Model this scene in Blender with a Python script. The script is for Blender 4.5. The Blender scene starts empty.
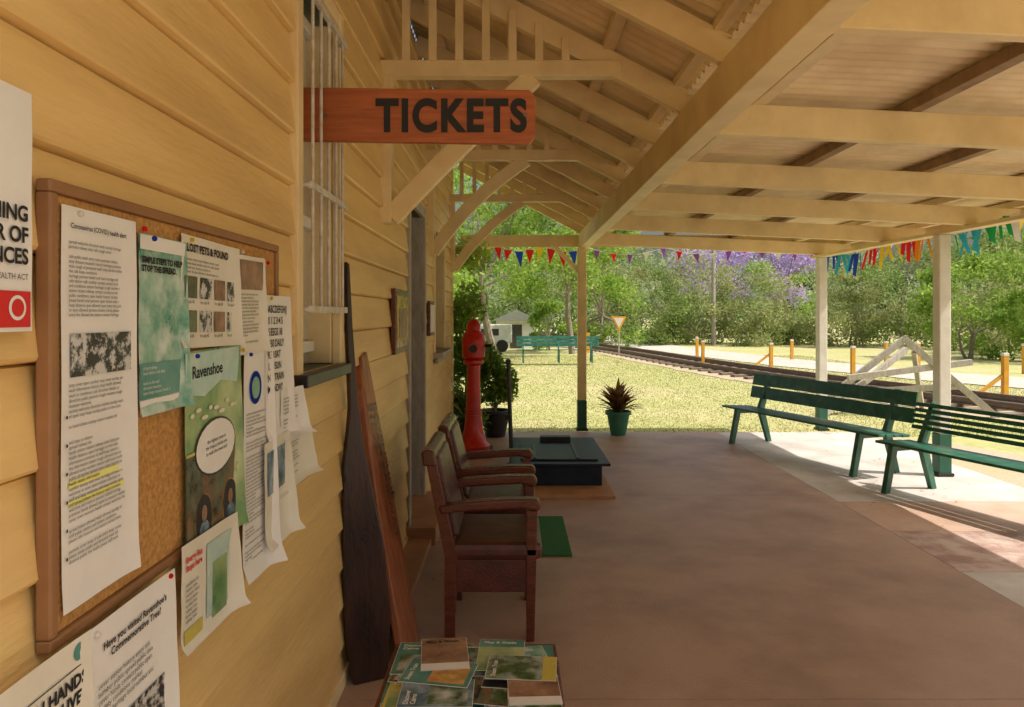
import bpy, math, random
import numpy as np
from mathutils import Vector, Matrix, Euler
random.seed(7); rng=np.random.default_rng(11)
S=bpy.context.scene
S.view_settings.view_transform='Standard'; S.view_settings.look='None'; S.view_settings.exposure=0
col=S.collection

# ------------------------------------------------------------ materials
def mat(name,c,c2=None,scale=4,rough=.6,bump=0,bscale=40,metal=0,detail=6,lo=.35,hi=.65,stretch=(1,1,1),spec=.5,c3=None,s3=1.2,f3=.5):
    m=bpy.data.materials.new(name); m.use_nodes=True; nt=m.node_tree; N=nt.nodes; L=nt.links
    b=N['Principled BSDF']; b.inputs['Roughness'].default_value=rough; b.inputs['Metallic'].default_value=metal
    b.inputs['Specular IOR Level'].default_value=spec
    b.inputs['Base Color'].default_value=(*c,1)
    geo=N.new('ShaderNodeNewGeometry'); mp=N.new('ShaderNodeMapping'); mp.inputs['Scale'].default_value=stretch
    L.new(geo.outputs['Position'],mp.inputs['Vector'])
    if c2:
        n=N.new('ShaderNodeTexNoise'); n.inputs['Scale'].default_value=scale; n.inputs['Detail'].default_value=detail; n.inputs['Roughness'].default_value=.65
        L.new(mp.outputs[0],n.inputs['Vector'])
        r=N.new('ShaderNodeValToRGB'); r.color_ramp.elements[0].position=lo; r.color_ramp.elements[1].position=hi
        r.color_ramp.elements[0].color=(*c,1); r.color_ramp.elements[1].color=(*c2,1)
        L.new(n.outputs['Fac'],r.inputs['Fac']); out=r.outputs['Color']
        if c3:
            n3=N.new('ShaderNodeTexNoise'); n3.inputs['Scale'].default_value=s3; n3.inputs['Detail'].default_value=5
            L.new(mp.outputs[0] if stretch==(1,.5,3) else geo.outputs['Position'],n3.inputs['Vector'])
            r3=N.new('ShaderNodeValToRGB'); r3.color_ramp.elements[0].position=.45; r3.color_ramp.elements[1].position=.68
            r3.color_ramp.elements[0].color=(0,0,0,1); r3.color_ramp.elements[1].color=(f3,f3,f3,1)
            L.new(n3.outputs['Fac'],r3.inputs['Fac'])
            mx=N.new('ShaderNodeMixRGB'); mx.inputs['Color2'].default_value=(*c3,1)
            L.new(r3.outputs['Color'],mx.inputs['Fac']); L.new(out,mx.inputs['Color1']); out=mx.outputs['Color']
        L.new(out,b.inputs['Base Color'])
        rr=N.new('ShaderNodeMapRange'); rr.inputs['To Min'].default_value=max(0,rough-.12); rr.inputs['To Max'].default_value=min(1,rough+.12)
        L.new(n.outputs['Fac'],rr.inputs['Value']); L.new(rr.outputs[0],b.inputs['Roughness'])
    if bump:
        n2=N.new('ShaderNodeTexNoise'); n2.inputs['Scale'].default_value=bscale; n2.inputs['Detail'].default_value=5
        L.new(mp.outputs[0],n2.inputs['Vector'])
        bp=N.new('ShaderNodeBump'); bp.inputs['Strength'].default_value=bump; bp.inputs['Distance'].default_value=.01
        L.new(n2.outputs['Fac'],bp.inputs['Height']); L.new(bp.outputs[0],b.inputs['Normal'])
    return m
def leafmat(name,a,b_,trans=.35,nscale=.8):
    m=bpy.data.materials.new(name); m.use_nodes=True; nt=m.node_tree; N=nt.nodes; L=nt.links
    N.remove(N['Principled BSDF']); o=N['Material Output']
    g=N.new('ShaderNodeNewGeometry'); n=N.new('ShaderNodeTexNoise'); n.inputs['Scale'].default_value=nscale
    L.new(g.outputs['Position'],n.inputs['Vector'])
    ad=N.new('ShaderNodeMath'); ad.operation='MULTIPLY_ADD'; ad.inputs[1].default_value=.5; 
    L.new(g.outputs['Random Per Island'],ad.inputs[0])
    mu=N.new('ShaderNodeMath'); mu.operation='MULTIPLY_ADD'; mu.inputs[1].default_value=1.4; mu.inputs[2].default_value=-.45
    L.new(n.outputs['Fac'],mu.inputs[0]); L.new(mu.outputs[0],ad.inputs[2])
    r=N.new('ShaderNodeValToRGB'); r.color_ramp.elements[0].color=(*a,1); r.color_ramp.elements[1].color=(*b_,1)
    L.new(ad.outputs[0],r.inputs['Fac'])
    d=N.new('ShaderNodeBsdfDiffuse'); t=N.new('ShaderNodeBsdfTranslucent'); mx=N.new('ShaderNodeMixShader'); mx.inputs[0].default_value=trans
    L.new(r.outputs[0],d.inputs[0]); L.new(r.outputs[0],t.inputs[0]); L.new(d.outputs[0],mx.inputs[1]); L.new(t.outputs[0],mx.inputs[2]); L.new(mx.outputs[0],o.inputs[0])
    return m

M={}
M['wall']=mat('wall_paint',(.85,.60,.245),(.78,.53,.20),3,.40,.35,22,lo=.3,hi=.7,stretch=(1,.5,3),c3=(.56,.35,.14),s3=1.5,f3=.45)
M['trim']=mat('trim_paint',(.88,.71,.40),(.81,.63,.33),5,.5,.2,30,c3=(.55,.40,.21),s3=3,f3=.4)
M['ceil']=mat('ceiling_paint',(.86,.70,.44),(.78,.62,.37),4,.5,0,c3=(.52,.36,.20),s3=2,f3=.4)
M['purlin']=mat('purlin_dark',(.36,.24,.13),(.24,.15,.08),8,.7)
M['white']=mat('white_paint',(.80,.78,.70),(.70,.67,.58),6,.5,.15)
M['green']=mat('green_paint',(.012,.095,.06),(.025,.14,.09),7,.35,.2,60,c3=(.10,.22,.15),s3=9,f3=.5)
M['green2']=mat('green_post',(.015,.10,.06),(.03,.13,.08),6,.5)
M['floor']=mat('verandah_concrete',(.52,.355,.255),(.42,.275,.195),2.2,.42,.35,120,detail=12,lo=.3,hi=.7,c3=(.28,.185,.135),s3=1.1,f3=.6)
M['slab']=mat('pale_concrete',(.62,.59,.55),(.48,.44,.40),2.5,.8,.3,90,detail=9,c3=(.36,.32,.28),s3=1.6,f3=.5)
M['slabp']=mat('pink_concrete',(.55,.37,.27),(.45,.30,.22),3,.7,.3,90,detail=9,c3=(.58,.48,.41),s3=2.5,f3=.4)
M['slabd']=mat('mottled_concrete',(.34,.21,.17),(.54,.43,.37),5,.7,.3,90,detail=10,lo=.4,hi=.6)
M['wood']=mat('varnished_wood',(.15,.036,.016),(.085,.020,.010),6,.28,.15,50,stretch=(1,1,6))
M['leather']=mat('leather_red',(.12,.032,.02),(.065,.02,.013),9,.33,.35,120)
M['signwood']=mat('sign_wood',(.48,.135,.035),(.31,.075,.02),5,.4,.25,40,stretch=(.6,4,9))
M['plank']=mat('plank_wood',(.42,.14,.055),(.24,.075,.03),5,.36,.25,30,stretch=(5,5,.6))
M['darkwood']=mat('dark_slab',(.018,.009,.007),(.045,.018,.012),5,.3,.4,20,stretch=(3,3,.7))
M['board']=mat('tan_board',(.52,.28,.13),(.40,.20,.09),5,.6)
M['frame']=mat('board_frame',(.34,.17,.07),(.25,.12,.05),5,.5)
M['cork']=mat('cork',(.60,.32,.09),(.38,.19,.055),90,.9,.3,150,detail=3)
M['black']=mat('black_paint',(.012,.012,.014),(.025,.024,.026),8,.4)
M['ink']=mat('ink',(.015,.015,.015),rough=.7)
M['navy']=mat('navy_metal',(.008,.016,.03),(.018,.032,.05),6,.42,.1,60,spec=.3)
M['red']=mat('red_enamel',(.62,.022,.014),(.45,.015,.01),6,.3,.1)
M['redink']=mat('red_ink',(.65,.02,.02))
M['paper']=mat('paper',(.85,.84,.80),(.79,.77,.72),6,.6,.1,20)
M['paper2']=mat('paper_aged',(.80,.77,.66),(.72,.68,.55),5,.6,.1,20)
M['pgreen']=mat('poster_green',(.03,.26,.17),(.40,.60,.48),12,.3,0,c3=(.75,.82,.75),s3=16,f3=.85)
M['pland']=mat('poster_landscape',(.06,.22,.08),(.25,.38,.13),9,.3,0,c3=(.55,.62,.32),s3=7,f3=.9)
M['psky']=mat('poster_sky',(.22,.48,.48),(.58,.70,.60),5,.3,0)
M['pdark']=mat('poster_photo_dark',(.015,.03,.012),(.16,.18,.10),22,.3,0,c3=(.25,.12,.05),s3=19,f3=.8)
M['pgrey']=mat('poster_photo_grey',(.03,.03,.03),(.60,.60,.57),45,.4,0,lo=.45,hi=.55)
M['pmag']=mat('cover_blue',(.04,.12,.22),(.35,.45,.50),14,.18,0,c3=(.04,.09,.04),s3=17,f3=.9)
M['pfall']=mat('cover_waterfall',(.015,.06,.02),(.10,.18,.06),26,.18,0,c3=(.70,.75,.74),s3=15,f3=.8)
M['psun']=mat('cover_sunset',(.50,.18,.04),(.75,.50,.15),8,.18,0,c3=(.10,.04,.025),s3=15,f3=.9)
M['pteal']=mat('cover_teal',(.03,.20,.17),(.12,.32,.28),9,.2)
M['pyel']=mat('cover_yellow',(.72,.55,.07),(.55,.50,.12),9,.25)
M['hl']=mat('highlighter',(.85,.83,.25))
M['brown']=mat('cover_brown',(.16,.07,.04),(.42,.25,.15),14,.35)
M['mat']=mat('green_mat',(.02,.14,.035),(.04,.20,.06),80,.95,.6,200)
M['glass']=mat('window_pane',(.50,.48,.43),(.62,.59,.52),2,.12,0,stretch=(1,12,1))
M['dglass']=mat('dark_pane',(.05,.05,.05),(.08,.075,.065),2,.08)
M['steel']=mat('steel_bars',(.70,.67,.60),(.50,.42,.32),18,.45,0)
M['rail']=mat('rail_steel',(.18,.12,.085),(.27,.22,.19),8,.5,0,metal=.6)
M['sleeper']=mat('sleeper_timber',(.16,.115,.08),(.24,.18,.135),5,.9,.4)
M['ballast']=mat('ballast_dirt',(.38,.29,.20),(.50,.40,.29),30,.95,.6,30,c3=(.32,.33,.14),s3=1.2,f3=.6)
M['road']=mat('road_gravel',(.50,.46,.41),(.42,.38,.33),3,.9,.2,60)
M['grass']=mat('grass_ground',(.43,.41,.175),(.31,.33,.11),7,.95,.5,60,detail=12,lo=.36,hi=.64,c3=(.50,.42,.25),s3=.35,f3=.7)
M['blade']=leafmat('grass_blades',(.27,.31,.09),(.50,.47,.20),.3,.7)
M['yellow']=mat('yellow_paint',(.80,.40,.035),(.68,.32,.03),6,.5)
M['greywood']=mat('weathered_timber',(.50,.46,.39),(.35,.31,.26),7,.85,.3,30,stretch=(3,3,1))
M['bark']=mat('bark',(.20,.16,.12),(.32,.27,.22),8,.9,.5,20,stretch=(3,3,.6))
M['tin']=mat('roof_iron',(.45,.46,.46),(.38,.38,.37),4,.4,0,metal=.5)
M['plastic']=mat('pot_green',(.03,.18,.12),(.05,.22,.15),5,.4)
M['dryleaf']=leafmat('dry_leaves',(.16,.08,.03),(.42,.28,.10),.1,5)
M['lA']=leafmat('leaf_bright',(.10,.22,.025),(.44,.58,.13),.5)
M['lB']=leafmat('leaf_mid',(.09,.18,.04),(.36,.45,.14),.48)
M['lC']=leafmat('leaf_dry',(.17,.22,.07),(.52,.54,.25),.45)
M['lF']=leafmat('leaf_far_haze',(.20,.27,.14),(.44,.52,.30),.45)  # distance haze put into the colour: far leaves brightened
M['lP']=leafmat('jacaranda_bloom',(.40,.30,.58),(.68,.56,.86),.4)
M['cord']=leafmat('cordyline_leaf',(.30,.05,.05),(.24,.28,.09),.3,9)
M['hutw']=mat('hut_white',(.76,.76,.74),(.66,.66,.64),5,.6)
FL=[('fr',(.75,.03,.03)),('fb',(.03,.08,.50)),('fy',(.85,.62,.03)),('fg',(.03,.40,.12)),('fw',(.85,.85,.82)),('fp',(.36,.10,.48)),('fo',(.80,.27,.02)),('fc',(.05,.45,.60))]
for k,c in FL:
    M[k]=leafmat('flag_'+k,c,tuple(x*.85 for x in c),.45)

# ------------------------------------------------------------ helpers
def E(name,loc=(0,0,0),rot=(0,0,0)):
    e=bpy.data.objects.new(name,None); e.location=loc; e.rotation_euler=rot; e.empty_display_size=.1; col.objects.link(e); return e
def mesh(name,v,f,m,parent=None,smooth=False,bevel=0):
    me=bpy.data.meshes.new(name); me.from_pydata([tuple(a) for a in v],[],f); me.update()
    o=bpy.data.objects.new(name,me); col.objects.link(o)
    for mm in (m if isinstance(m,list) else [m]): me.materials.append(mm)
    if smooth:
        for p in me.polygons: p.use_smooth=True
    if bevel:
        b=o.modifiers.new('b','BEVEL'); b.width=bevel; b.segments=2; b.limit_method='ANGLE'
    if parent: o.parent=parent
    return o
BF=[(0,3,2,1),(4,5,6,7),(0,1,5,4),(1,2,6,5),(2,3,7,6),(3,0,4,7)]
def box(name,a,b,m,parent=None,bevel=.004):
    x0,y0,z0=[min(p,q) for p,q in zip(a,b)]; x1,y1,z1=[max(p,q) for p,q in zip(a,b)]
    v=[(x0,y0,z0),(x1,y0,z0),(x1,y1,z0),(x0,y1,z0),(x0,y0,z1),(x1,y0,z1),(x1,y1,z1),(x0,y1,z1)]
    return mesh(name,v,BF,m,parent,bevel=bevel)
def beam(name,p,q,w,h,m,parent=None,up=(0,0,1),bevel=.004):
    p=Vector(p);q=Vector(q);d=(q-p).normalized();u=Vector(up)
    s=d.cross(u).normalized(); u=s.cross(d).normalized()
    v=[]
    for c in (p,q):
        for a,b in ((-1,-1),(1,-1),(1,1),(-1,1)): v.append(c+s*a*w/2+u*b*h/2)
    f=[(0,1,2,3),(7,6,5,4),(0,4,5,1),(1,5,6,2),(2,6,7,3),(3,7,4,0)]
    return mesh(name,v,[t[::-1] for t in f],m,parent,bevel=bevel)
def rod(name,p,q,r,m,parent=None,n=10,r2=None):
    p=Vector(p);q=Vector(q);d=(q-p).normalized(); s=d.orthogonal().normalized(); t=d.cross(s); r2=r if r2 is None else r2
    v=[];f=[]
    for c,rr in ((p,r),(q,r2)):
        for i in range(n):
            a=2*math.pi*i/n; v.append(c+(s*math.cos(a)+t*math.sin(a))*rr)
    for i in range(n): j=(i+1)%n; f.append((i,j,n+j,n+i))
    f.append(tuple(range(n))[::-1]); f.append(tuple(range(n,2*n)))
    return mesh(name,v,f,m,parent)
def lathe(name,prof,m,parent=None,n=28,c=(0,0),smooth=True):
    v=[];f=[]
    for r,z in prof:
        for i in range(n):
            a=2*math.pi*i/n; v.append((c[0]+r*math.cos(a),c[1]+r*math.sin(a),z))
    for k in range(len(prof)-1):
        for i in range(n):
            j=(i+1)%n; f.append((k*n+i,k*n+j,(k+1)*n+j,(k+1)*n+i))
    f.append(tuple(range((len(prof)-1)*n,len(prof)*n)))
    o=mesh(name,v,f,m,parent,smooth)
    if smooth:
        e=o.modifiers.new('e','EDGE_SPLIT'); e.split_angle=math.radians(40)
    return o
def prism(name,pts,dirv,m,parent=None,bevel=.004):
    n=len(pts); d=Vector(dirv); v=[Vector(p) for p in pts]+[Vector(p)+d for p in pts]
    f=[tuple(range(n)),tuple(range(n,2*n))[::-1]]+[(i,n+i,n+(i+1)%n,(i+1)%n) for i in range(n)]
    me=mesh(name,v,f,m,parent,bevel=bevel)
    import bmesh
    bm=bmesh.new(); bm.from_mesh(me.data); bmesh.ops.recalc_face_normals(bm,faces=bm.faces); bm.to_mesh(me.data); bm.free()
    return me
def text(name,s,loc,size,m,parent=None,rot=(0,0,0),align='LEFT',off=0,ext=0,space=1,line=1):
    c=bpy.data.curves.new(name,'FONT'); c.body=s; c.size=size; c.align_x=align; c.offset=off; c.extrude=ext
    c.space_character=space; c.space_line=line; c.resolution_u=2 if size<.03 else 6
    o=bpy.data.objects.new(name,c); o.location=loc; o.rotation_euler=rot; c.materials.append(m); col.objects.link(o)
    if parent: o.parent=parent
    return o

# ------------------------------------------------------------ camera / light
cam=bpy.data.cameras.new('camera'); co=bpy.data.objects.new('camera',cam); col.objects.link(co)
cam.lens=25.3; cam.sensor_width=36; cam.shift_y=-.0376; cam.clip_end=2000; cam.clip_start=.05
co.location=(0,0,1.6); co.rotation_euler=(math.radians(90),0,0); S.camera=co
el=math.radians(57); az=math.radians(104)
sd=Vector((math.sin(az)*math.cos(el),math.cos(az)*math.cos(el),math.sin(el)))
sun=bpy.data.lights.new('sun','SUN'); sun.energy=5; sun.angle=math.radians(.5); sun.color=(1,.95,.86)
so=bpy.data.objects.new('sun',sun); so.rotation_euler=sd.to_track_quat('Z','Y').to_euler(); so.location=(20,-10,40); col.objects.link(so)
w=bpy.data.worlds.new('World'); S.world=w; w.use_nodes=True; nt=w.node_tree
sk=nt.nodes.new('ShaderNodeTexSky'); sk.sky_type='NISHITA'; sk.sun_disc=False; sk.sun_elevation=el; sk.sun_rotation=az
sk.dust_density=8; sk.air_density=1.3; sk.ozone_density=1
nt.links.new(sk.outputs[0],nt.nodes['Background'].inputs[0]); nt.nodes['Background'].inputs[1].default_value=.15

# ------------------------------------------------------------ ground
mesh('grass_ground',[(-300,-200,-.08),(300,-200,-.08),(300,500,-.08),(-300,500,-.08)],[(0,1,2,3)],M['grass'])
def catmull(pts):
    P=[Vector((x,y,0)) for x,y in pts]; Q=[]
    for i in range(len(P)-1):
        p0=P[max(i-1,0)];p1=P[i];p2=P[i+1];p3=P[min(i+2,len(P)-1)]
        for t in np.linspace(0,1,12,endpoint=False):
            Q.append(.5*((2*p1)+(-p0+p2)*t+(2*p0-5*p1+4*p2-p3)*t*t+(-p0+3*p1-3*p2+p3)*t**3))
    Q.append(P[-1]); return Q
def strip(name,pts,wd,z,m):
    v=[];f=[];Q=catmull(pts)
    for i,q in enumerate(Q):
        d=(Q[min(i+1,len(Q)-1)]-Q[max(i-1,0)]).normalized(); n=Vector((-d.y,d.x,0))
        j=random.uniform(-.12,.12)
        v+=[(q+n*(wd/2+j))+Vector((0,0,z)),(q-n*(wd/2+j))+Vector((0,0,z))]
    for i in range(len(Q)-1): f.append((2*i,2*i+1,2*i+3,2*i+2))
    return mesh(name,v,f,m)
trk=[(2.0,70),(3.9,40),(5.2,31),(6.5,22),(7.6,17),(9.2,11.5),(11,5),(13,-6),(15,-30)]
strip('ballast_bed',trk,3.0,-.068,M['ballast'])
strip('road',[(3,85),(5.8,58),(7.6,38),(9.6,26),(12.6,17.6),(17,10),(24,0),(40,-14)],3.0,-.062,M['road'])
T=E('railway_track'); Qs=catmull(trk)
def rails(off,name):
    v=[];f=[]
    prof=[(-.06,0),(.06,0),(.06,.02),(.012,.03),(.012,.09),(.035,.1),(.035,.13),(-.035,.13),(-.035,.1),(-.012,.09),(-.012,.03),(-.06,.02)]
    n=len(prof)
    for i,q in enumerate(Qs):
        d=(Qs[min(i+1,len(Qs)-1)]-Qs[max(i-1,0)]).normalized(); nn=Vector((-d.y,d.x,0))
        for a,b in prof: v.append(q+nn*(off+a)+Vector((0,0,b-.01)))
    for i in range(len(Qs)-1):
        for k in range(n): f.append((i*n+k,i*n+(k+1)%n,(i+1)*n+(k+1)%n,(i+1)*n+k))
    mesh(name,v,f,M['rail'],T)
rails(.55,'rail_a'); rails(-.55,'rail_b')
v=[];f=[]; acc=0
for i in range(len(Qs)-1):
    a,b=Qs[i],Qs[i+1]; L=(b-a).length; d=(b-a).normalized(); n=Vector((-d.y,d.x,0))
    while acc<L:
        c=a+d*acc+Vector((0,0,-.04)); k=len(v)
        for dz in (-.025,.03):
            for s,t in ((-1,-1),(1,-1),(1,1),(-1,1)): v.append(c+n*s*1.05+d*t*.11+Vector((0,0,dz)))
        f+=[tuple(k+q for q in ff) for ff in BF]; acc+=.65
    acc-=L
mesh('sleepers',v,f,M['sleeper'],T)
# concrete
VF=E('verandah_floor')
for i,(a,b) in enumerate([(9.85,6.403),(6.397,3.003),(2.997,-4)]):
    box('floor_bay_%d'%i,(-.75,b,-.3),(2.795,a,0),M['floor'],VF,bevel=.003)
P=E('footpath')
ys=[(9.85,6.2,'slab'),(6.192,5.35,'slabp'),(5.342,4.5,'slabd'),(4.492,1.5,'slab'),(1.492,-4,'slab')]
for i,(a,b,k) in enumerate(ys): box('path_panel_%d'%i,(2.803,a,-.3),(4.75,b,-.004),M[k],P,bevel=.006)
mesh('gravel_verge',[(4.76,-6,-.072),(8.5,-6,-.072),(7.4,6,-.072),(5.6,9.6,-.072),(4.76,10.2,-.072)],[(0,1,2,3,4)],M['ballast'])
mesh('bounce_slab_unseen',[(-.75,-14,-.066),(4.75,-14,-.066),(4.75,-4.01,-.066),(-.75,-4.01,-.066)],[(0,1,2,3)],M['slab'])  # unseen pale slab added behind the camera to bounce sunlight in

def blades(n,xr,yr,h):
    x=rng.uniform(*xr,n); y=yr[0]+(yr[1]-yr[0])*rng.random(n)**1.4
    keep=~((y<9.95)&(x<4.9)); x=x[keep];y=y[keep]
    for (tx,ty) in [(q.x,q.y) for q in Qs][::2]:
        k=((x-tx)**2+(y-ty)**2)>1.6; x=x[k];y=y[k]
    n=len(x); a=rng.uniform(0,6.28,n); hh=h*rng.uniform(.5,1.3,n); ww=.005+.0004*y
    lx=rng.normal(0,.6,n)*hh; ly=rng.normal(0,.6,n)*hh
    V=np.zeros((n,3,3)); dx=np.cos(a)*ww;dy=np.sin(a)*ww
    V[:,0]=np.c_[x-dx,y-dy,np.full(n,-.085)];V[:,1]=np.c_[x+dx,y+dy,np.full(n,-.085)];V[:,2]=np.c_[x+lx,y+ly,-.08+hh]
    return V.reshape(-1,3)
def rawmesh(name,V,k,m,parent=None):
    nf=len(V)//k; me=bpy.data.meshes.new(name); me.vertices.add(len(V)); me.vertices.foreach_set('co',V.astype(np.float32).ravel())
    me.loops.add(nf*k); me.loops.foreach_set('vertex_index',np.arange(nf*k,dtype=np.int32))
    me.polygons.add(nf); me.polygons.foreach_set('loop_start',np.arange(0,nf*k,k,dtype=np.int32)); me.polygons.foreach_set('loop_total',np.full(nf,k,dtype=np.int32))
    me.update(calc_edges=True); me.validate(); me.materials.append(m)
    o=bpy.data.objects.new(name,me); col.objects.link(o)
    if parent:o.parent=parent
    return o
rawmesh('grass_blades',blades(100000,(-3,12),(9.9,30),.022),3,M['blade'])
# dry leaf litter along the floor edges
n=170; x=np.concatenate([rng.uniform(-.5,2.8,50),rng.uniform(2.9,4.7,90),rng.uniform(-.55,-.3,30)]); y=np.concatenate([9.8-rng.exponential(.7,50),rng.uniform(3.8,9.8,90),rng.uniform(3,8,30)])
a=rng.uniform(0,6.28,n); s=rng.uniform(.008,.022,n); V=np.zeros((n,4,3))
for k in range(4):
    an=a+k*math.pi/2; ss=s*(1.0 if k%2 else .45); V[:,k]=np.c_[x+np.cos(an)*ss,y+np.sin(an)*ss,.005+rng.uniform(0,.008,n)]
rawmesh('leaf_litter',V.reshape(-1,3),4,M['dryleaf'])

# ------------------------------------------------------------ trees
def leaves(centers,rad,n,size,flat=.7):
    cs=np.array(centers); idx=rng.integers(0,len(cs),n); d=rng.normal(size=(n,3)); d/=np.linalg.norm(d,axis=1)[:,None]
    r=rng.random(n)**.45; p=cs[idx,:3]+d*r[:,None]*(cs[idx,3:4] if cs.shape[1]>3 else rad)*np.array([1,1,flat])
    nrm=rng.normal(size=(n,3))+np.array([0,0,.5]); nrm/=np.linalg.norm(nrm,axis=1)[:,None]
    t=np.cross(nrm,rng.normal(size=(n,3))); t/=np.linalg.norm(t,axis=1)[:,None]; b=np.cross(nrm,t)
    s=(size*rng.uniform(.6,1.4,n))[:,None]
    V=np.stack([p-t*s*.9,p-b*s*.38+t*s*.05,p+t*s*.9,p+b*s*.38-t*s*.05],1)
    return V.reshape(-1,3)
def tree(name,x,y,h,cr,lm,n=5000,size=.12,trunk=.3,cz=.35,nc=26,multi=1):
    e=E(name,(0,0,0)); cents=[]
    for k in range(nc):
        a=random.uniform(0,6.28); zz=random.uniform(cz,1); rr=cr*math.sqrt(random.random())*math.sqrt(max(.1,1-((zz-.55)/.6)**2))
        cents.append((x+rr*math.cos(a),y+rr*math.sin(a),h*zz-.25*cr*random.random(),cr*random.uniform(.2,.42)))
    for mth in range(multi):
        bx=x+random.uniform(-.3,.3)*(multi>1)*cr; by=y+random.uniform(-.2,.2)*(multi>1)
        p=Vector((bx,by,-.1)); r=trunk*.5/multi**.5; lean=Vector((random.uniform(-.2,.2),random.uniform(-.2,.2),1))
        hh=h*max(cz,.25)
        for s in range(3):
            q=p+lean*hh/3+Vector((random.uniform(-.08,.08),random.uniform(-.08,.08),0))*h*.2
            rod('trunk_%d_%d'%(mth,s),p,q,r,M['bark'],e,8,r*.85); p=q; r*=.85
        for k in range(max(4,9//multi)):
            c=Vector(random.choice(cents)[:3]); mid=(p+c)/2+Vector((random.uniform(-.2,.2),random.uniform(-.2,.2),random.uniform(0,.2)))*cr*.5
            rod('limb_%d_%da'%(mth,k),p,mid,r*.55,M['bark'],e,6,r*.35); rod('limb_%d_%db'%(mth,k),mid,c,r*.35,M['bark'],e,5,r*.1)
    rawmesh('crown',leaves(cents,1,n,size),4,lm,e)
    return e
tree('leafy_tree',-.6,27,7.5,3.4,M['lA'],12000,.10,.35,.36,36)
tree('leafy_tree',2.6,31,6.8,2.9,M['lA'],8000,.10,.3,.38,28)
tree('leafy_tree',-4.5,22,7,3.2,M['lA'],9000,.12,.3,.2,30)
tree('leafy_tree',.4,42,8,4,M['lB'],7000,.14,.3,.12,30)
tree('shrub',1.75,34,2.3,1.2,M['lA'],3500,.08,.12,.12,16,3)
tree('leafy_tree',4.6,39,6.6,2.7,M['lA'],6000,.12,.3,.12,26)
rows=[(5.6,44,5.6,2.8,'lC'),(8.2,41,4.7,2.6,'lB'),(10.5,43,5.6,2.9,'lC'),(13.2,40,4.5,2.5,'lC'),(15.4,42,5.0,2.8,'lA'),(18,38,4.4,2.6,'lC'),(20.5,38,5.2,2.9,'lB'),(23,35,4.8,2.8,'lC'),(21,30,4.5,2.5,'lC'),(26,33,6.2,3,'lB'),(17.8,27.5,3.9,1.9,'lA'),(20.0,25.5,4.8,2.3,'lA'),(24,27,6.2,2.9,'lA'),(29,36,7,3.2,'lB'),(32,30,6.6,3.2,'lB')]
for (x,y,h,c,k) in rows: tree('shrub' if h<5.1 else 'leafy_tree',x,y,h,c,M[k],6000,.10,.22,.04,32,3 if h<5.1 else 1)
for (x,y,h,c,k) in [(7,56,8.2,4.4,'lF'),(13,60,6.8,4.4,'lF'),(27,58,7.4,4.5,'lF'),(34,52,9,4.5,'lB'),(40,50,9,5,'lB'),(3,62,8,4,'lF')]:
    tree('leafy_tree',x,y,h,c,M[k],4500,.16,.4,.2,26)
tree('jacaranda_tree',15.6,52,7.6,3.8,M['lP'],6500,.14,.4,.45,24)
tree('jacaranda_tree',20.2,53,7.9,3.6,M['lP'],6000,.14,.4,.45,24)
# low understorey between the shrubs
cents=[]
for k in range(150):
    t=random.random(); cents.append((4+36*t+random.uniform(-1,1),46-13*t+random.uniform(-1.5,1.5),random.uniform(.1,1.5),random.uniform(.5,1.1)))
rawmesh('hedge_understorey',leaves(cents,1,26000,.11,.9),4,M['lC'])
cents=[]
for k in range(260):
    x=random.uniform(-70,110); cents.append((x,random.uniform(80,95),random.uniform(.5,5.5),random.uniform(1.8,3.2)))
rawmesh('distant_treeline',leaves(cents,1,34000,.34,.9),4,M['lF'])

# ------------------------------------------------------------ building
WX=-.75
B=E('station_building')
def wallseg(name,y0,y1,z0,z1):
    pts=[];p=.17;k0=int(math.floor(z0/p))
    for k in range(k0,int(z1/p)+2):
        a=k*p;b=a+p
        def px(z): return .026-.022*((z-a)/p)
        lo=max(a,z0);hi=min(b-.009,z1)
        if hi<=lo: continue
        if lo==a: pts+=[(.014,lo-.002),(.022,lo),(.026,lo+.006)]
        else: pts.append((px(lo),lo))
        pts.append((px(hi),hi))
        if hi==b-.009: pts.append((-.006,b-.006))
    v=[];f=[]
    for xx,zz in pts: v+=[(WX+xx,y0,zz),(WX+xx,y1,zz)]
    for i in range(len(pts)-1): f.append((2*i,2*i+1,2*i+3,2*i+2))
    mesh(name,v,f,M['wall'],B)
ops=[(2.47,3.00,1.40,2.80),(5.12,5.92,0.10,2.40),(6.75,7.65,1.25,2.40)]
y=-1.2
for i,(a,b,z0,z1) in enumerate(ops):
    wallseg('boards_%d'%i,y,a,0,3.7); wallseg('boards_%d_low'%i,a,b,0,z0); wallseg('boards_%d_high'%i,a,b,z1,3.7); y=b
wallseg('boards_end',y,8.75,0,3.7)
box('corner_post',(-.84,8.75,0),(-.72,8.85,3.7),M['trim'],B)
box('corner_post_b',(-.84,-1.3,0),(-.72,-1.2,3.7),M['trim'],B)
box('end_wall',(-5.5,8.76,0),(-.84,8.84,3.7),M['wall'],B); box('end_wall_b',(-5.5,-1.29,0),(-.84,-1.21,3.7),M['wall'],B); box('back_wall',(-5.6,-1.3,0),(-5.5,8.84,3.7),M['wall'],B)
box('plinth',(WX-.02,-1.2,-.1),(WX+.03,8.75,.06),M['trim'],B)
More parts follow.
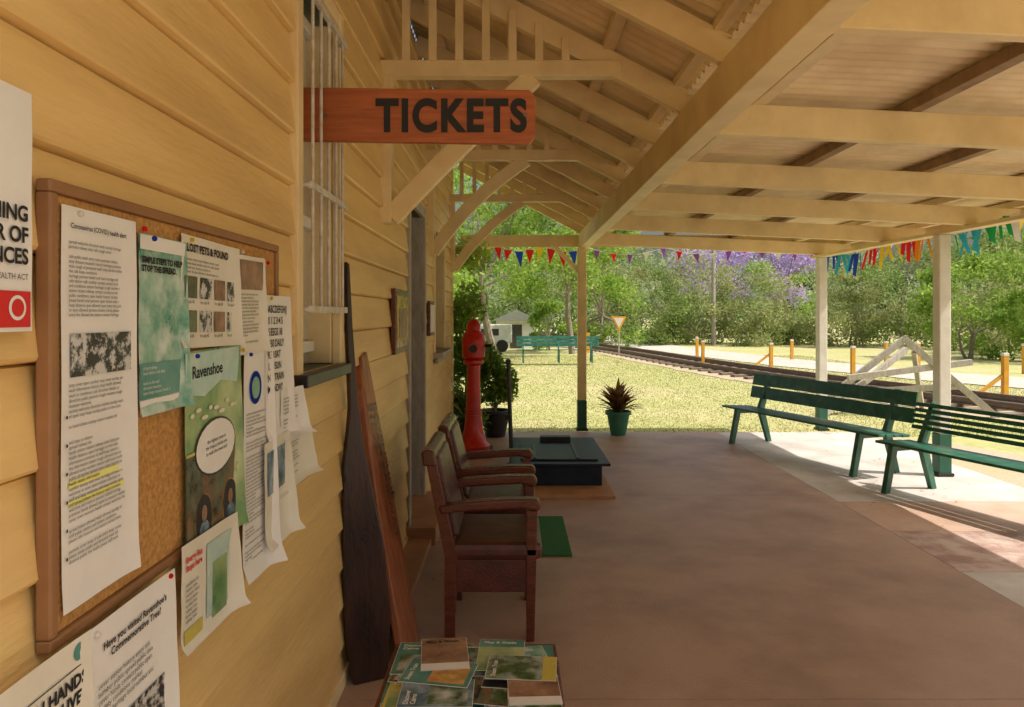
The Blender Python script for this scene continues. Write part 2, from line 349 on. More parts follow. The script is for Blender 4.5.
def frame(tag,y0,y1,z0,z1,pane,w=.075,out=.035,m='trim',sill=None,so_=.07,se=.07):
    box(tag+'_casing_l',(WX-.0,y0-w,z0-.02),(WX+out,y0,z1+w),M[m],B); box(tag+'_casing_r',(WX,y1,z0-.02),(WX+out,y1+w,z1+w),M[m],B)
    box(tag+'_casing_t',(WX,y0,z1),(WX+out-.003,y1,z1+w),M[m],B)
    box(tag+'_jamb_l',(WX-.14,y0-.02,z0),(WX-.002,y0+.012,z1),M[m],B); box(tag+'_jamb_r',(WX-.14,y1-.012,z0),(WX-.002,y1+.02,z1),M[m],B)
    box(tag+'_pane',(WX-.12,y0,z0),(WX-.10,y1,z1),pane,B)
    if sill: box(tag+'_sill',(WX-.1,y0-se,z0-.045),(WX+so_,y1+se-.02,z0-.002),M[sill],B)
frame('ticket_window',2.47,3.00,1.40,2.80,M['glass'],w=.06,sill='black')
for k,zz in enumerate((1.45,1.95,2.45,2.74)): box('window_rail_%d'%k,(WX-.10,2.485,zz),(WX-.07,2.985,zz+.045),M['white'],B)
box('window_mullion',(WX-.098,2.71,1.4),(WX-.066,2.75,2.79),M['white'],B)
G=E('window_grille')
for k in range(5): 
    yy=2.51+k*.11; rod('bar_%d'%k,(WX+.055,yy,1.62),(WX+.055,yy,2.72),.006,M['steel'],G)
for zz in (1.62,2.05,2.72):
    box('cross_%d'%int(zz*100),(WX+.047,2.48,zz-.012),(WX+.063,3.01,zz+.012),M['steel'],G,.001)
    for yy in (2.485,3.005): rod('stay_%d_%d'%(int(zz*100),int(yy*100)),(WX+.02,yy,zz),(WX+.055,yy,zz),.008,M['steel'],G)
frame('door',5.12,5.92,.10,2.40,M['dglass'],w=.08,m='greywood')
box('door_step',(WX-.1,5.0,.0),(WX+.22,6.05,.12),M['board'],B)
frame('side_window',6.75,7.65,1.25,2.40,M['dglass'],sill='greywood',so_=.11,se=.1)
box('side_window_meeting',(WX-.1,6.76,1.8),(WX-.07,7.64,1.85),M['white'],B)
box('window_apron',(WX+.02,6.8,1.14),(WX+.05,7.6,1.2),M['greywood'],B)
F=E('framed_picture')
box('frame',(WX+.02,4.33,1.36),(WX+.05,4.88,1.76),M['wood'],F); box('print',(WX+.05,4.37,1.40),(WX+.054,4.84,1.72),M['psun'],F,0); box('photo',(WX+.0545,4.45,1.46),(WX+.056,4.76,1.64),M['brown'],F,0)
F=E('framed_picture'); box('frame',(WX+.02,6.15,1.42),(WX+.05,6.5,1.72),M['wood'],F); box('print',(WX+.05,6.18,1.45),(WX+.054,6.47,1.69),M['paper'],F,0)
box('timber_step',(WX+.03,3.6,.0),(-.56,5.0,.05),M['board'])
box('timber_step',(WX+.03,6.05,.0),(-.60,8.6,.05),M['board'])

# ------------------------------------------------------------ verandah roof
V=E('verandah_roof')
BX=1.0; SL=.52
def zr(x): return 2.74+SL*(BX-x)
def ze(x): return 2.76-.045*(x-BX)
Y0,Y1=.35,10.25  # unseen near end of the roof cut short to let sun and skylight in
box('main_beam',(BX-.06,Y0,2.53),(BX+.06,Y1,2.735),M['trim'],V)
def corr(name,pts,y0,y1,amp=.012,pitch=.09,m=None):
    n=int((y1-y0)/pitch*8); v=[];f=[]; k=len(pts)
    for i in range(n+1):
        yy=y0+(y1-y0)*i/n; o=amp*math.sin(2*math.pi*yy/pitch)
        for (x,z) in pts: v.append((x,yy,z+o))
    for i in range(n):
        for j in range(k-1): f.append((i*k+j,i*k+j+1,(i+1)*k+j+1,(i+1)*k+j))
    mesh(name,v,f,m or M['ceil'],V,True)
corr('old_roof_sheet',[(-.78,zr(-.78)+.19),(1.12,zr(1.12)+.19)],Y0,Y1)
corr('new_roof_sheet',[(.98,ze(.98)+.085),(4.85,ze(4.85)+.085)],Y0,Y1)
corr('building_roof_sheet',[(-3.1,zr(-.79)+.19+SL*2.3),(-.79,zr(-.79)+.19)],-1.6,Y1,m=M['tin'])
corr('building_roof_sheet_b',[(-5.9,3.7),(-3.1,zr(-.79)+.19+SL*2.3)],-1.6,Y1,m=M['tin'])
for i,yy in enumerate((.9,2.45,3.3,4.1,4.85,5.6,6.3,7.1,7.85,8.6,9.4,10.15)):
    beam('rafter_%d'%i,(WX,yy,zr(WX)+.06),(BX+.02,yy,zr(BX+.02)+.06),.055,.13,M['trim'],V)
for i,x in enumerate((-.55,0,.55,.95)):
    z=zr(x)+.152; beam('purlin_%d'%i,(x,Y0,z),(x,Y1,z),.07,.045,M['ceil'],V)
for i,yy in enumerate((1.2,2.5,3.95,5.4,6.75,8.3,10.1)):
    beam('ext_rafter_%d'%i,(BX+.062,yy,ze(BX)-.085),(4.75,yy,ze(4.75)-.085),.06,.17,M['trim'],V)
for i,x in enumerate((1.35,2.2,3.1,4.0,4.7)):
    z=ze(x)+.035; beam('ext_purlin_%d'%i,(x,Y0,z),(x,Y1,z),.075,.065,M['purlin'] if i in(1,2) else M['ceil'],V)
box('edge_beam',(4.24,Y0,2.40),(4.36,Y1,ze(4.3)-.175),M['trim'],V)
box('fascia',(4.80,Y0,2.50),(4.83,Y1,2.66),M['trim'],V)
box('end_beam',(WX+.02,10.17,2.56),(4.79,10.21,2.73),M['trim'],V)
for ti,yy in enumerate((4.1,6.3,8.6)):
    box('tie_%d'%ti,(WX,yy-.04,2.95),(.62,yy+.04,3.04),M['trim'],V)
    x=-.62;k=0
    while x<.35:
        box('slat_%d_%d'%(ti,k),(x,yy-.05,3.035),(x+.045,yy-.032+.0,zr(x)+.05),M['trim'],V,.002); x+=.15;k+=1
    box('wall_post_%d'%ti,(WX+.0,yy-.045,2.12),(WX+.07,yy+.045,2.95),M['trim'],V)
    A=Vector((WX+.06,0,2.16));C=Vector((.12,0,2.955)); nrm=Vector((.795,0,-.87)).normalized(); up=[];dn=[]
    for s in np.linspace(0,1,13):
        p=A.lerp(C,s)+nrm*(-.06 if ti else -.015)*4*s*(1-s); up.append(p-nrm*.05); dn.append(p+nrm*.06)
    prism('bracket_%d'%ti,[(p.x,yy-.032,p.z) for p in up+dn[::-1]],(0,.064,0),M['trim'],V)
def post(x,y):
    e=E('verandah_post',(x,y,0)); box('shaft',(-.06,-.06,.42),(.06,.06,2.53 if x<2 else 2.40),M['white' if x>2 else 'trim'],e,.012); box('painted_base',(-.064,-.064,0),(.064,.064,.42),M['green2'],e,.008)
    box('shoe',(-.08,-.08,0),(.08,.08,.03),M['black'],e)
    if x<2: beam('brace',(-.04,0,2.2),(-.42,0,2.60),.05,.06,M['trim'],e)
post(.97,10.0); post(4.3,10.0); post(4.3,7.2); post(4.3,4.0); post(4.3,.8); post(1.0,.62)

# ------------------------------------------------------------ bunting
def bunting(a,b,n,cols,w,h,strip=False,sag=.1,vary=False):
    e=E('bunting'); a=Vector(a);b=Vector(b);d=(b-a).normalized(); v=[];f=[];mi=[]
    pt=lambda t:a.lerp(b,t)+Vector((0,0,-sag*abs(math.sin(t*math.pi*3))))
    N=40
    for i in range(N): rod('string_%d'%i,pt(i/N),pt((i+1)/N),.004,M['fw'],e,5)
    side=Vector((-d.y,d.x,0))
    for i in range(n):
        if random.random()<.08: continue
        t=(i+.5)/n; p=pt(t); k=len(v); tw=random.uniform(-.45,.45)
        dd=d*math.cos(tw)+side*math.sin(tw); hh=h*random.uniform(.7,1.15); sw=side*random.uniform(-.08,.08)+d*random.uniform(-.03,.03)
        if strip: v+=[p-dd*w/2,p+dd*w/2,p+dd*w*.35+sw+Vector((0,0,-hh)),p-dd*w*.3+sw+Vector((0,0,-hh*.9))]; f.append((k,k+1,k+2,k+3))
        else: v+=[p-dd*w/2,p+dd*w/2,p+sw+Vector((0,0,-hh))]; f.append((k,k+1,k+2))
        mi.append(cols[i%len(cols)] if not vary else cols[int(i/4)%len(cols)])
    ms=[M[k] for k,_ in FL]; o=mesh('flags',v,f,ms,e)
    names=[k for k,_ in FL]
    for p,c in zip(o.data.polygons,mi): p.material_index=names.index(c)
bunting((-.9,10.3,2.62),(1.1,10.3,2.60),13,['fr','fb','fr','fy','fr'],.13,.22)
bunting((1.1,10.3,2.56),(4.4,10.3,2.58),14,['fp','fr','fp','fw'],.09,.13)
bunting((4.5,10.3,2.50),(4.5,4.6,2.52),60,['fb','fc','fb','fr','fy','fr','fo','fg','fc','fg','fw','fw'],.085,.27,True,.10,True)
bunting((4.9,10.5,2.75),(7.5,7.5,3.0),16,['fy','fr','fw','fb'],.12,.2,False,.1)

# ------------------------------------------------------------ tickets sign
T=E('tickets_sign',(0,2.70,0))
z0=2.25;z1=2.455
prism('board',[(-.80,0,z0+.005),(.065,0,z0-.008),(.088,0,z0+.02),(.088,0,z1-.035),(.065,0,z1-.010),(-.80,0,z1)],(0,.03,0),M['signwood'],T)
t=text('lettering','TICKETS',(-.508,-.003,z0+.042),.165,M['ink'],T,(math.radians(90),0,0),off=.007,ext=.001,space=1.16); t.scale=(.80,1,1)
for a in (-.70,.05): rod('bolt',(a,-.006,z0+.1),(a,.0,z0+.1),.008,M['rail'],T)

# ------------------------------------------------------------ notice board + papers
NB=E('notice_board')
box('cork_panel',(WX+.026,1.12,1.10),(WX+.037,2.16,1.79),M['cork'],NB)
for n_,a,b in (('rail_top',(1.10,1.79),(2.18,1.81)),('rail_bottom',(1.10,1.08),(2.18,1.10)),('stile_l',(1.10,1.10),(1.12,1.79)),('stile_r',(2.16,1.10),(2.18,1.79))):
    box(n_,(WX+.02,a[0],a[1]),(WX+.045,b[0],b[1]),M['frame'],NB)
W_="the of station please visitors and railway heritage train to information museum staff open market sunday keep distance stop spread wash hands cover cough health public direction contact details entry conditions number persons allowed premises town steam tickets cafe local history society welcome".split()
def para(nl,nc):
    out=[]
    for i in range(nl):
        s=''
        L=nc if random.random()>.25 else int(nc*random.uniform(.3,.8))
        if random.random()<.12: out.append(''); continue
        while len(s)<L: s+=random.choice(W_)+' '
        out.append(s[:nc])
    return '\n'.join(out)
lay=[0]; KS=.945
def poster(name,y0,y1,z0,z1,m,roll=0,curl=.008):
    lay[0]+=1; lx=WX+.040+lay[0]*.0018
    y0*=KS;y1*=KS;z0=1.6+(z0-1.6)*KS;z1=1.6+(z1-1.6)*KS
    e=E(name,(lx,y0,z0)); e.rotation_euler=(Matrix.Rotation(math.radians(roll),4,'X')@Euler((math.radians(90),0,math.radians(90))).to_matrix().to_4x4()).to_euler()
    w=y1-y0;h=z1-z0; nx,ny=10,14; v=[];f=[]; ph=random.uniform(0,6)
    for j in range(ny+1):
        for i in range(nx+1):
            u=i/nx;t=j/ny
            c=curl*(max(0,u-.75)*4)**2*(1.2-t)*1.5+curl*(max(0,.12-t)*8)**2 - .0006*(1+math.sin(u*9+j+ph)) 
            v.append((u*w,t*h,c-.0004))
    for j in range(ny):
        for i in range(nx): a=j*(nx+1)+i; f.append((a,a+1,a+nx+2,a+nx+1))
    mesh('sheet',v,f,m,e,True)
    return e,w,h
def rect(e,n,x0,y0,x1,y1,m,z=.0012): mesh(n,[(x0,y0,z),(x1,y0,z),(x1,y1,z),(x0,y1,z)],[(0,1,2,3)],m,e)
def disc(e,n,cx,cy,rx,ry,m,z=.0016): mesh(n,[(cx+rx*math.cos(2*math.pi*i/24),cy+ry*math.sin(2*math.pi*i/24),z) for i in range(24)],[tuple(range(24))],m,e)
K=M['ink']
e,w,h=poster('warning_poster',.80,1.125,1.575,1.945,M['paper'],curl=0)
text('heading','WARNING\nNUMBER OF\nOFFENCES',(w-.012,h-.19,.002),.031,K,e,align='RIGHT',off=.0009,line=1.0); text('sub','PUBLIC HEALTH ACT',(w-.012,h-.275,.002),.012,K,e,align='RIGHT')
rect(e,'red_panel',.19,.006,w-.006,.058,M['redink']); disc(e,'crest',w-.035,.034,.018,.018,M['paper'],.002); disc(e,'crest_inner',w-.035,.034,.013,.013,M['redink'],.0026)
e,w,h=poster('typed_notice',1.195,1.43,1.10,1.785,M['paper'],curl=.004)
text('title','Coronavirus (COVID) health alert',(.02,h-.035,.002),.0118,K,e,off=.0002)
text('body',para(16,46),(.015,h-.06,.002),.0078,K,e)
rect(e,'photo',.02,h-.275,w-.02,h-.205,M['pgrey'],.0015)
text('body_b',para(36,44),(.015,h-.29,.002),.0083,K,e)
rect(e,'highlight_a',.015,.195,.16,.206,M['hl'],.0012); rect(e,'highlight_b',.015,.165,.18,.174,M['hl'],.0012)
for a in range(6): rect(e,'bullet_%d'%a,.008,h-.34-.045*a,.0125,h-.335-.045*a,K,.002)
e,w,h=poster('health_poster',1.44,1.645,1.395,1.765,M['pgreen'])
rect(e,'white_band',.0,h-.03,w,h-.002,M['paper'],.0016)
text('heading','SIMPLE STEPS TO HELP\nSTOP THE SPREAD.',(.006,h-.055,.0024),.0165,K,e,off=.0009)
rect(e,'low_band',0,.032,w,.10,M['pteal'],.0016); text('body',para(6,24),(.01,.088,.0024),.0095,M['paper'],e)
rect(e,'foot',0,.004,w,.03,M['paper'],.0016)
e,w,h=poster('advert_sheet',1.617,1.955,1.525,1.785,M['paper2'],-1)
text('heading','LOST PETS & FOUND',(.02,h-.035,.002),.024,K,e,off=.001)
text('body',para(4,44),(.02,h-.055,.002),.009,K,e)
for a in range(8): 
    xx=.012+.078*(a%4); yy=.02+.075*(a//4); rect(e,'pic_%d'%a,xx,yy+.014,xx+.062,yy+.062,[M['pdark'],M['pgrey'],M['brown'],M['pgrey']][(a*3)%4],.0015); text('cap_%d'%a,'for sale 40',(xx,yy+.002,.002),.011,K,e)
e,w,h=poster('news_clipping',1.95,2.16,1.49,1.765,M['paper2'],1)
rect(e,'photo',.015,h-.09,w-.015,h-.012,M['brown'],.0015); text('body',para(15,34),(.015,h-.105,.002),.009,K,e)
e,w,h=poster('tourism_poster',1.636,1.965,1.03,1.515,M['pland'],1)
rect(e,'lower',0,.004,w,h*.50,M['pdark'],.0012); rect(e,'rule',0,h*.50,w,h*.515,M['pyel'],.0018)
mesh('sky_area',[(0,h*.80,.0012),(w*.3,h*.77,.0012),(w*.6,h*.83,.0012),(w,h*.79,.0012),(w,h-.004,.0012),(0,h-.004,.0012)],[(0,1,2,3,4,5)],M['psky'],e)
for a in range(9): disc(e,'town_%d'%a,.03+.032*a,h*(.69+.025*math.sin(a*2.3)),.010+.004*(a%3),.005,M['paper2'],.0018)
disc(e,'oval_rim',w*.5,h*.50,.115,.067,M['black'],.0022); disc(e,'oval',w*.5,h*.50,.11,.062,M['paper'],.0028)
text('oval_text','the highest town in\nthe tropics invites you\nto walk the town trail',(w*.5,h*.525,.0034),.0135,K,e,align='CENTER')
text('title','Ravenshoe',(.03,h-.06,.002),.038,K,e,off=.0008)
for a in range(2):
    cx=.085+.15*a; disc(e,'portrait_rim_%d'%a,cx,.075,.046,.058,M['psun'],.0018); disc(e,'portrait_%d'%a,cx,.075,.043,.055,M['black'],.0024); disc(e,'face_%d'%a,cx,.088,.014,.019,M['brown'],.003); disc(e,'bust_%d'%a,cx,.05,.026,.022,M['pmag'],.003)
e,w,h=poster('info_sheet',1.97,2.19,.86,1.50,M['paper'],-1.5,.02)
text('body',para(42,36),(.012,h-.17,.002),.0095,K,e); disc(e,'badge',.08,h-.1,.045,.045,M['fb']); disc(e,'badge_inner',.08,h-.1,.03,.03,M['pteal'],.0022)
e,w,h=poster('timetable',2.15,2.38,1.22,1.66,M['paper'],0,.012)
text('body','ABCDEFGHIJ\n0 1 2 3 4 5\n5 EEGS 18\n3.50 DAILY\n9.30 SAT\n1.30 SUN\nNO TRAIN\nMONDAY',(.015,h-.05,.002),.03,K,e,off=.0005,line=1.1)
e,w,h=poster('notice_slip',2.20,2.60,1.03,1.21,M['paper2'],1.5,.02); text('body',para(11,50),(.02,h-.03,.002),.011,K,e)
e,w,h=poster('notice_slip',2.28,2.50,1.20,1.36,M['paper'],-1,.02); text('body',para(9,30),(.02,h-.03,.002),.011,K,e)
e,w,h=poster('map_flyer',1.59,1.90,.845,1.085,M['paper2'],-1,.015)
rect(e,'map',.12,.03,w-.012,h-.03,M['psky'],.0016); rect(e,'map_b',.15,.02,w-.06,h-.08,M['pland'],.0022); text('t','Energy Bus\nStops here',(.015,h-.04,.002),.018,M['redink'],e,off=.0006); text('body',para(8,13),(.015,h-.09,.002),.011,K,e); rect(e,'strip',.01,.012,.1,.045,M['pyel'],.0016)
e,w,h=poster('tree_notice',1.244,1.55,.62,1.055,M['paper'],0,.01)
text('heading',"Have you visited Ravenshoe's\nCommemorative Tree?",(w/2,h-.05,.002),.0185,K,e,align='CENTER',off=.0005)
text('body',para(5,32),(.02,h-.11,.002),.0135,K,e); rect(e,'photo',.04,.03,w-.04,h-.19,M['pgrey'],.0015)
e,w,h=poster('hygiene_notice',.90,1.238,.70,1.06,M['paper2'],0,.01)
text('heading','CLEAN HANDS\nSAVE LIVES',(w-.012,h-.075,.002),.028,K,e,align='RIGHT',off=.0012); rect(e,'rule',.1,h-.046,w-.02,h-.044,K); disc(e,'badge',w-.03,h-.022,.014,.014,M['pteal'],.001)
e,w,h=poster('booklet',2.12,2.34,.90,1.22,M['paper2'],2,.02); rect(e,'picture',.02,.15,w-.02,h-.03,M['pmag'],.001)
PN=E('drawing_pins')
for i,(yy,zz) in enumerate([(1.21,1.77),(1.42,1.77),(1.46,1.755),(1.63,1.77),(1.94,1.77),(2.14,1.755),(1.66,1.505),(1.94,1.505),(1.26,1.04),(1.53,1.045),(2.0,1.49),(2.17,1.65)]):
    o=lathe('pin_%d'%i,[(.001,.0),(.005,.002),(.005,.007),(.003,.009)],M[['steel','fr','fb','fy'][i%4]],PN,10)
    o.rotation_euler=(0,math.radians(90),0); o.location=(WX+.06,yy*KS,1.6+(zz-1.6)*KS)

# ------------------------------------------------------------ leaning slabs
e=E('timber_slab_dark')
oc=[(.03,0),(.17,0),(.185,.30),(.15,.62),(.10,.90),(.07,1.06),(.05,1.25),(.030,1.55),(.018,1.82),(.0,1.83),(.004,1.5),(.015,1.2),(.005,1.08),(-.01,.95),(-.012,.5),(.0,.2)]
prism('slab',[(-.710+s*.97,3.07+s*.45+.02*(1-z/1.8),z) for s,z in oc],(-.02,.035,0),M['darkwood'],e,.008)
e=E('inscribed_plank')
prism('plank',[(-.46,3.18,0),(-.46,3.58,0),(-.60,3.60,.70),(-.70,3.58,1.30),(-.715,3.55,1.42),(-.715,3.42,1.40),(-.70,3.36,1.25),(-.60,3.26,.70)],(-.035,0,-.008),M['plank'],e,.006)
t=text('inscription','RAVENSHOE\nSTEAM RAILWAY',(0,0,0),.085,M['black'],e,off=.0015)
xa=Vector((.195,-.02,-.98)).normalized(); nz=Vector((.98,0,.2)).normalized(); ya=nz.cross(xa).normalized()
mw=Matrix((xa,ya,nz)).transposed().to_4x4(); mw.translation=Vector((-.668,3.47,1.18)); t.matrix_local=mw

# ------------------------------------------------------------ chairs
def chair(x,y):
    e=E('armchair',(x,y,0)); W=.56; m=M['wood']
    for k,yy in enumerate((0,W-.05)):
        prism('back_post_%d'%k,[(0,yy,0),(.05,yy,0),(.06,yy,.42),(-.05,yy,.92),(-.10,yy,.92),(.0,yy,.42)],(0,.05,0),m,e)
        prism('front_leg_%d'%k,[(.40,yy,0),(.44,yy,0),(.455,yy,.64),(.40,yy,.64)],(0,.05,0),m,e)
        prism('arm_%d'%k,[(-.02,yy-.015,.625),(.10,yy-.015,.64),(.38,yy-.015,.655),(.46,yy-.015,.64),(.475,yy-.015,.67),(.455,yy-.015,.70),(.30,yy-.015,.70),(.1,yy-.015,.685),(-.03,yy-.015,.665)],(0,.08,0),m,e,.012)
        box('side_apron_%d'%k,(.04,yy+.008,.24),(.41,yy+.042,.40),M['leather'],e)
    box('front_apron',(.405,.05,.27),(.44,W-.05,.40),M['leather'],e)
    box('cushion',(.02,.0,.395),(.48,W,.48),M['leather'],e,.03)
    prism('back_pad',[(.03,.05,.50),(.07,.05,.50),(-.03,.05,.90),(-.075,.05,.90)],(0,W-.1,0),M['leather'],e,.015)
    prism('top_rail',[(-.105,-.01,.86),(-.04,-.01,.86),(-.05,-.01,.93),(-.085,-.01,.945),(-.115,-.01,.93)],(0,W+.02,0),m,e,.01)
    return e
chair(-.33,3.52); chair(-.33,4.30)
# ------------------------------------------------------------ brochure table
TB=E('brochure_table'); zt=.5
for k,(a,b) in enumerate(((-.37,1.5),(.10,1.5),(-.37,2.36),(.10,2.36))): box('leg_%d'%k,(a,b,0),(a+.04,b+.04,zt-.03),M['wood'],TB)
box('top',(-.39,1.45,zt-.03),(.15,2.42,zt-.004),M['wood'],TB,.006)
box('cover',(-.375,1.47,zt-.004),(.135,2.40,zt),M['pteal'],TB,.001)
BR=E('brochures')
covs=['pmag','pfall','pfall','psun','pland','pfall','brown','pdark','pteal','pgreen','pmag','pyel','pdark']
titles=['Visit Us','Tropical\nTablelands','Heritage\nRailway','Waterfalls\nWay','Map & Guide','Discover\nCairns','Steam Train']
i=0
for row in range(7):
    for cc in range(5):
        wd,hd=random.choice([(.148,.21),(.10,.21),(.148,.21)]); cx=-.31+.095*cc+random.uniform(-.012,.012); cy=1.60+.115*row+random.uniform(-.015,.015)
        a=random.gauss(0,.12)+(math.pi/2 if random.random()<.25 else 0)
        hx=.5*(abs(math.cos(a))*wd+abs(math.sin(a))*hd); hy=.5*(abs(math.sin(a))*wd+abs(math.cos(a))*hd)
        cy=min(cy,2.39-hy); cx=max(-.37+hx,min(cx,.14-hx))
        z=zt+.001+.0021*((i*7)%17); i+=1; R=Matrix.Rotation(a,3,'Z'); v=[]
        for dz in (0,.0012):
            for s,t_ in ((-1,-1),(1,-1),(1,1),(-1,1)): q=R@Vector((s*wd/2,t_*hd/2,0)); v.append((cx+q.x,cy+q.y,z+dz))
        mesh('brochure_%d'%i,v,BF,M['paper'],BR)
        def q4(n,s0,s1,t0,t1,m,dz):
            mesh(n,[tuple(Vector((cx,cy,z+dz))+R@Vector((s*wd/2,t_*hd/2,0))) for s,t_ in ((s0,t0),(s1,t0),(s1,t1),(s0,t1))],[(0,1,2,3)],M[m],BR)
        c0=random.choice(covs); q4('cover_%d'%i,-.98,.98,-.985,.985,c0,.0014)
        k=random.random()
        if k<.3: q4('band_%d'%i,-.98,.98,.5,.985,random.choice(['paper','pyel','pteal','brown']),.0016)
        elif k<.65: q4('photo_%d'%i,-.8,.8,-.85,.2,random.choice(covs),.0016)
        else: q4('strip_%d'%i,-.98,.98,-.985,-.6,random.choice(['paper','pyel','black']),.0016)
        text('cover_text_%d'%i,random.choice(titles),tuple(Vector((cx,cy,z+.0019))+R@Vector((-.8*wd/2,hd*.36,0))),.02,M[random.choice(['ink','paper','paper'])],BR,(0,0,a),off=.0005)

# ------------------------------------------------------------ mat, scale
box('doormat',(.14,4.76,.001),(.40,5.68,.014),M['mat'])
SC=E('platform_scale')
box('timber_base',(.05,6.25,.001),(.90,7.9,.03),M['board'],SC)
box('body',(.05,6.62,.03),(.83,7.9,.22),M['navy'],SC,.01)
box('lip',(-.02,6.55,.22),(.90,7.97,.245),M['navy'],SC,.008)
box('weigh_plate',(.08,6.68,.245),(.80,7.5,.262),M['navy'],SC,.006)
box('beam_box',(.30,7.62,.245),(.62,7.74,.31),M['black'],SC)
for k in range(2):
    box('rib_%d'%k,(.2+.4*k,6.7,.262),(.23+.4*k,7.45,.27),M['black'],SC)
rod('column',(.0,7.3,.03),(-.04,7.35,1.12),.022,M['black'],SC); rod('column_foot',(.0,7.3,0),(.0,7.3,.1),.05,M['black'],SC)
rod('column_head',(-.04,7.28,1.12),(-.04,7.44,1.12),.03,M['black'],SC)
box('handle',(-.07,7.2,.55),(-.01,7.24,.60),M['black'],SC)
# ------------------------------------------------------------ red signal pillar
R=E('railway_signal_pillar',(-.44,8.25,0))
box('plinth',(-.22,-.22,0),(.22,.22,.07),M['black'],R,.01)
lathe('pillar',[(.19,.07),(.19,.11),(.15,.15),(.11,.28),(.085,.5),(.075,.85),(.075,1.02),(.115,1.05),(.115,1.08),(.09,1.09)],M['red'],R)
lathe('head',[(.09,1.09),(.13,1.12),(.135,1.30),(.12,1.38),(.075,1.42),(.08,1.44),(.08,1.49),(.05,1.54),(.0,1.56)],M['red'],R)
rod('window_ring',(0,-.12,1.22),(0,-.16,1.22),.06,M['red'],R,20); rod('window_glass',(0,-.155,1.22),(0,-.163,1.22),.045,M['black'],R,20)
rod('crank',(.12,0,1.25),(.2,-.02,1.25),.02,M['black'],R); box('lever',(.19,-.03,1.05),(.21,0,1.27),M['black'],R)
for a in range(3): rod('band_%d'%a,(0,0,.45+.03*a),(0,0,.463+.03*a),.098,M['red'],R,24)

# ------------------------------------------------------------ plants
def blade_plant(e,c,n,L,wd,m,spread=1.0):
    v=[];f=[]
    for i in range(n):
        a=random.uniform(0,6.28); tilt=random.uniform(.15,1.15)*spread; Ln=L*random.uniform(.6,1.1); sd_=Vector((-math.sin(a),math.cos(a),0)); p=Vector(c)+Vector((random.uniform(-.04,.04),random.uniform(-.04,.04),random.uniform(0,.1))); k=len(v)
        for s in range(6):
            t=s/5; ww=wd*math.sin(math.pi*min(1,.12+t*.88))*.5+.001
            v+=[p+sd_*ww,p-sd_*ww]; tt=tilt*(1-.1)+t*t*1.0
            p=p+Vector((math.cos(a)*math.sin(tt),math.sin(a)*math.sin(tt),math.cos(tt)))*Ln/5
        for s in range(5): f.append((k+2*s,k+2*s+1,k+2*s+3,k+2*s+2))
    mesh('leaves',v,f,m,e,True)
e=E('potted_cordyline',(1.42,9.62,0)); lathe('pot',[(.0,0.001),(.10,.0),(.15,.27),(.175,.275),(.175,.32),(.155,.32),(.15,.28),(.0,.28)],M['plastic'],e); blade_plant(e,(0,0,.28),90,.42,.065,M['cord'],1.25)
e=E('potted_shrub',(-.22,9.5,0)); lathe('pot',[(.0,0.001),(.13,.0),(.19,.30),(.21,.31),(.21,.35),(.18,.35),(.17,.30),(.0,.30)],M['black'],e)
c=[(random.uniform(-.2,.2),random.uniform(-.2,.2),random.uniform(.45,1.2),.16) for _ in range(22)]
rawmesh('foliage',leaves(c,1,2600,.045,1),4,M['lA'],e)
for k in range(6): rod('stem_%d'%k,(0,0,.3),c[k][:3],.01,M['bark'],e,6,.004)
e=E('climbing_vine'); c=[(random.uniform(-1.5,-.45),random.uniform(8.95,9.5),random.uniform(.2,2.6),.24) for _ in range(46)]
rawmesh('foliage',leaves(c,1,9000,.05,1),4,M['lA'],e)
for k in range(7): rod('stem_%d'%k,(-1.0+random.uniform(-.2,.2),9.2,0),c[k][:3],.015,M['bark'],e,6,.004)
e=E('potted_fern',(-.55,9.0,0)); lathe('pot',[(.0,0.001),(.12,.0),(.17,.25),(.19,.26),(.18,.30),(.0,.26)],M['black'],e); blade_plant(e,(0,0,.26),90,.55,.03,M['lB'],1.0)

# ------------------------------------------------------------ benches
def bench(name,p,u,L,nb,legs,hb=.85,sd_=.42,plankm='green'):
    ang=math.atan2(u[1],u[0]); e=E(name,(p[0],p[1],-.004),(0,0,ang)); m=M[plankm]
    ns=4
    for i in range(ns):
        w0=sd_/ns; yy=i*w0; box('seat_slat_%d'%i,(0,yy,.43-.006*i),(L,yy+w0-.014,.455-.006*i),m,e,.005)
    for i in range(nb):
        z=.54+(hb-.54)*(i/nb); z2=.54+(hb-.54)*((i+1)/nb)-.016; y=sd_+.02+.22*(z-.45); y2=sd_+.02+.22*(z2-.45)
        prism('back_slat_%d'%i,[(0,y,z),(0,y2,z2),(0,y2-.024,z2+.004),(0,y-.024,z+.004)],(L,0,0),m,e,.004)
    for k,xx in enumerate(legs):
        prism('front_leg_%d'%k,[(xx,-.06,0),(xx,.0,0),(xx,.10,.43),(xx,.03,.43)],(.05,0,0),m,e)
        prism('rear_leg_%d'%k,[(xx,sd_+.14,0),(xx,sd_+.08,0),(xx,sd_-.06,.42),(xx,sd_+.03+.22*(hb-.45),hb-.01),(xx,sd_+.075+.22*(hb-.45),hb-.01),(xx,sd_+.03,.42)],(.05,0,0),m,e)
        box('bearer_%d'%k,(xx+.002,.03,.375),(xx+.048,sd_+.01,.425),m,e)
    return e
bench('park_bench',(2.68,9.2),Vector((.336,-.942)),2.45,2,(.22,2.15),.86)
bench('park_bench',(3.34,6.62),Vector((.33,-.944)),1.75,5,(.12,1.5),.80)
bench('park_bench',(.15,24),Vector((1,0)),2.8,3,(.2,1.4,2.5),.9)

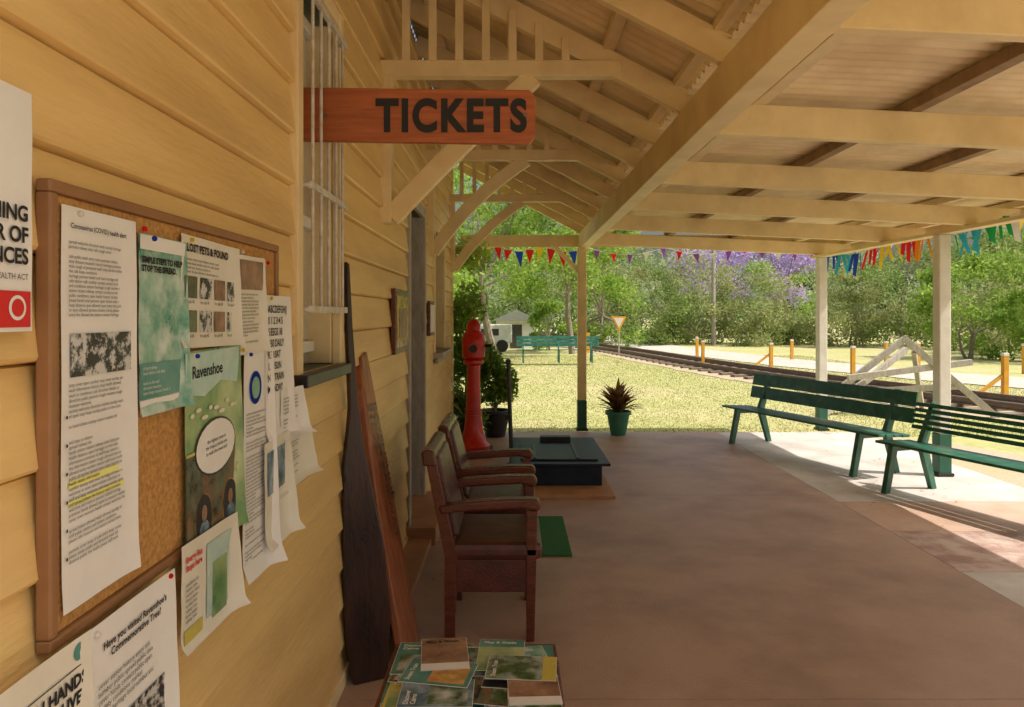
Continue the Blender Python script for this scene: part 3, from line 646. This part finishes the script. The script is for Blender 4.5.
# ------------------------------------------------------------ yard objects
e=E('timber_trestle')
def bm(n,p,q,w=.07,h=.1,m='greywood'): beam(n,p,q,w,h,M[m],e)
bm('leg_a',(6.55,12,1.2),(7.9,11.7,-.08)); bm('leg_b',(6.6,12.1,1.2),(5.3,12.2,.15)); bm('leg_c',(6.9,12.6,1.0),(5.2,12.0,-.05)); bm('cross',(5.6,12.0,.55),(7.6,11.9,.82)); bm('cross_b',(5.5,12.05,.30),(7.5,11.95,.42)); bm('leg_d',(6.7,12,1.0),(7.3,12.8,-.08))
for (x,y,h) in [(6.5,24.5,.75),(8.1,22.5,.75),(9.0,19,.8),(10.0,14.6,.85),(7.2,28,.75),(12.3,21.8,.8),(14.6,20.5,.8),(10.5,27,.7),(13,25,.7)]:
    e=E('marker_post',(x,y,-.08)); box('stake',(-.05,-.05,0),(.05,.05,h),M['yellow'],e); box('cap',(-.055,-.055,h),(.055,.055,h+.06),M['white'],e)
    if (x,y) in [(10.0,14.6),(8.1,22.5)]: beam('brace',(-.05,0,.45),(-.65,0,.0),.06,.06,M['yellow'],e)
e=E('give_way_sign',(4.45,30,-.08)); rod('pole',(0,0,0),(0,0,1.35),.03,M['greywood'],e)
prism('plate',[(0,-.04,1.0),(.32,-.04,1.62),(-.32,-.04,1.62)],(0,.02,0),M['yellow'],e); prism('plate_inner',[(0,-.05,1.14),(.2,-.05,1.55),(-.2,-.05,1.55)],(0,.008,0),M['white'],e)
e=E('marker_post',(3.1,29.5,-.08)); box('stake',(-.07,-.07,0),(.07,.07,.95),M['yellow'],e); box('foot',(-.1,-.1,0),(.1,.1,.1),M['white'],e)
e=E('utility_pole',(11.2,40,0)); rod('pole',(0,0,-.1),(0,0,8),.12,M['greywood'],e,12,.09); box('crossarm',(-.9,-.06,7.3),(.9,.06,7.42),M['greywood'],e)
e=E('garden_shed',(.2,37,-.08)); box('walls',(-1,-1,0),(1,1.5,1.4),M['hutw'],e); prism('roof',[(-1.2,-1.2,1.4),(1.2,-1.2,1.4),(0,-1.2,1.95)],(0,3,0),M['tin'],e); box('door',(-.3,-1.02,0),(.3,-1.0,1.2),M['dglass'],e)
e=E('parked_trailer',(-.9,33,-.08)); box('body',(-.9,-.4,.4),(.9,.6,1.25),M['hutw'],e,.05); box('window',(-.5,-.42,.75),(.3,-.402,1.05),M['dglass'],e)
for k in (-.45,.45): rod('wheel_%s'%('l' if k<0 else 'r'),(k,-.42,.28),(k,-.25,.28),.28,M['black'],e,20)
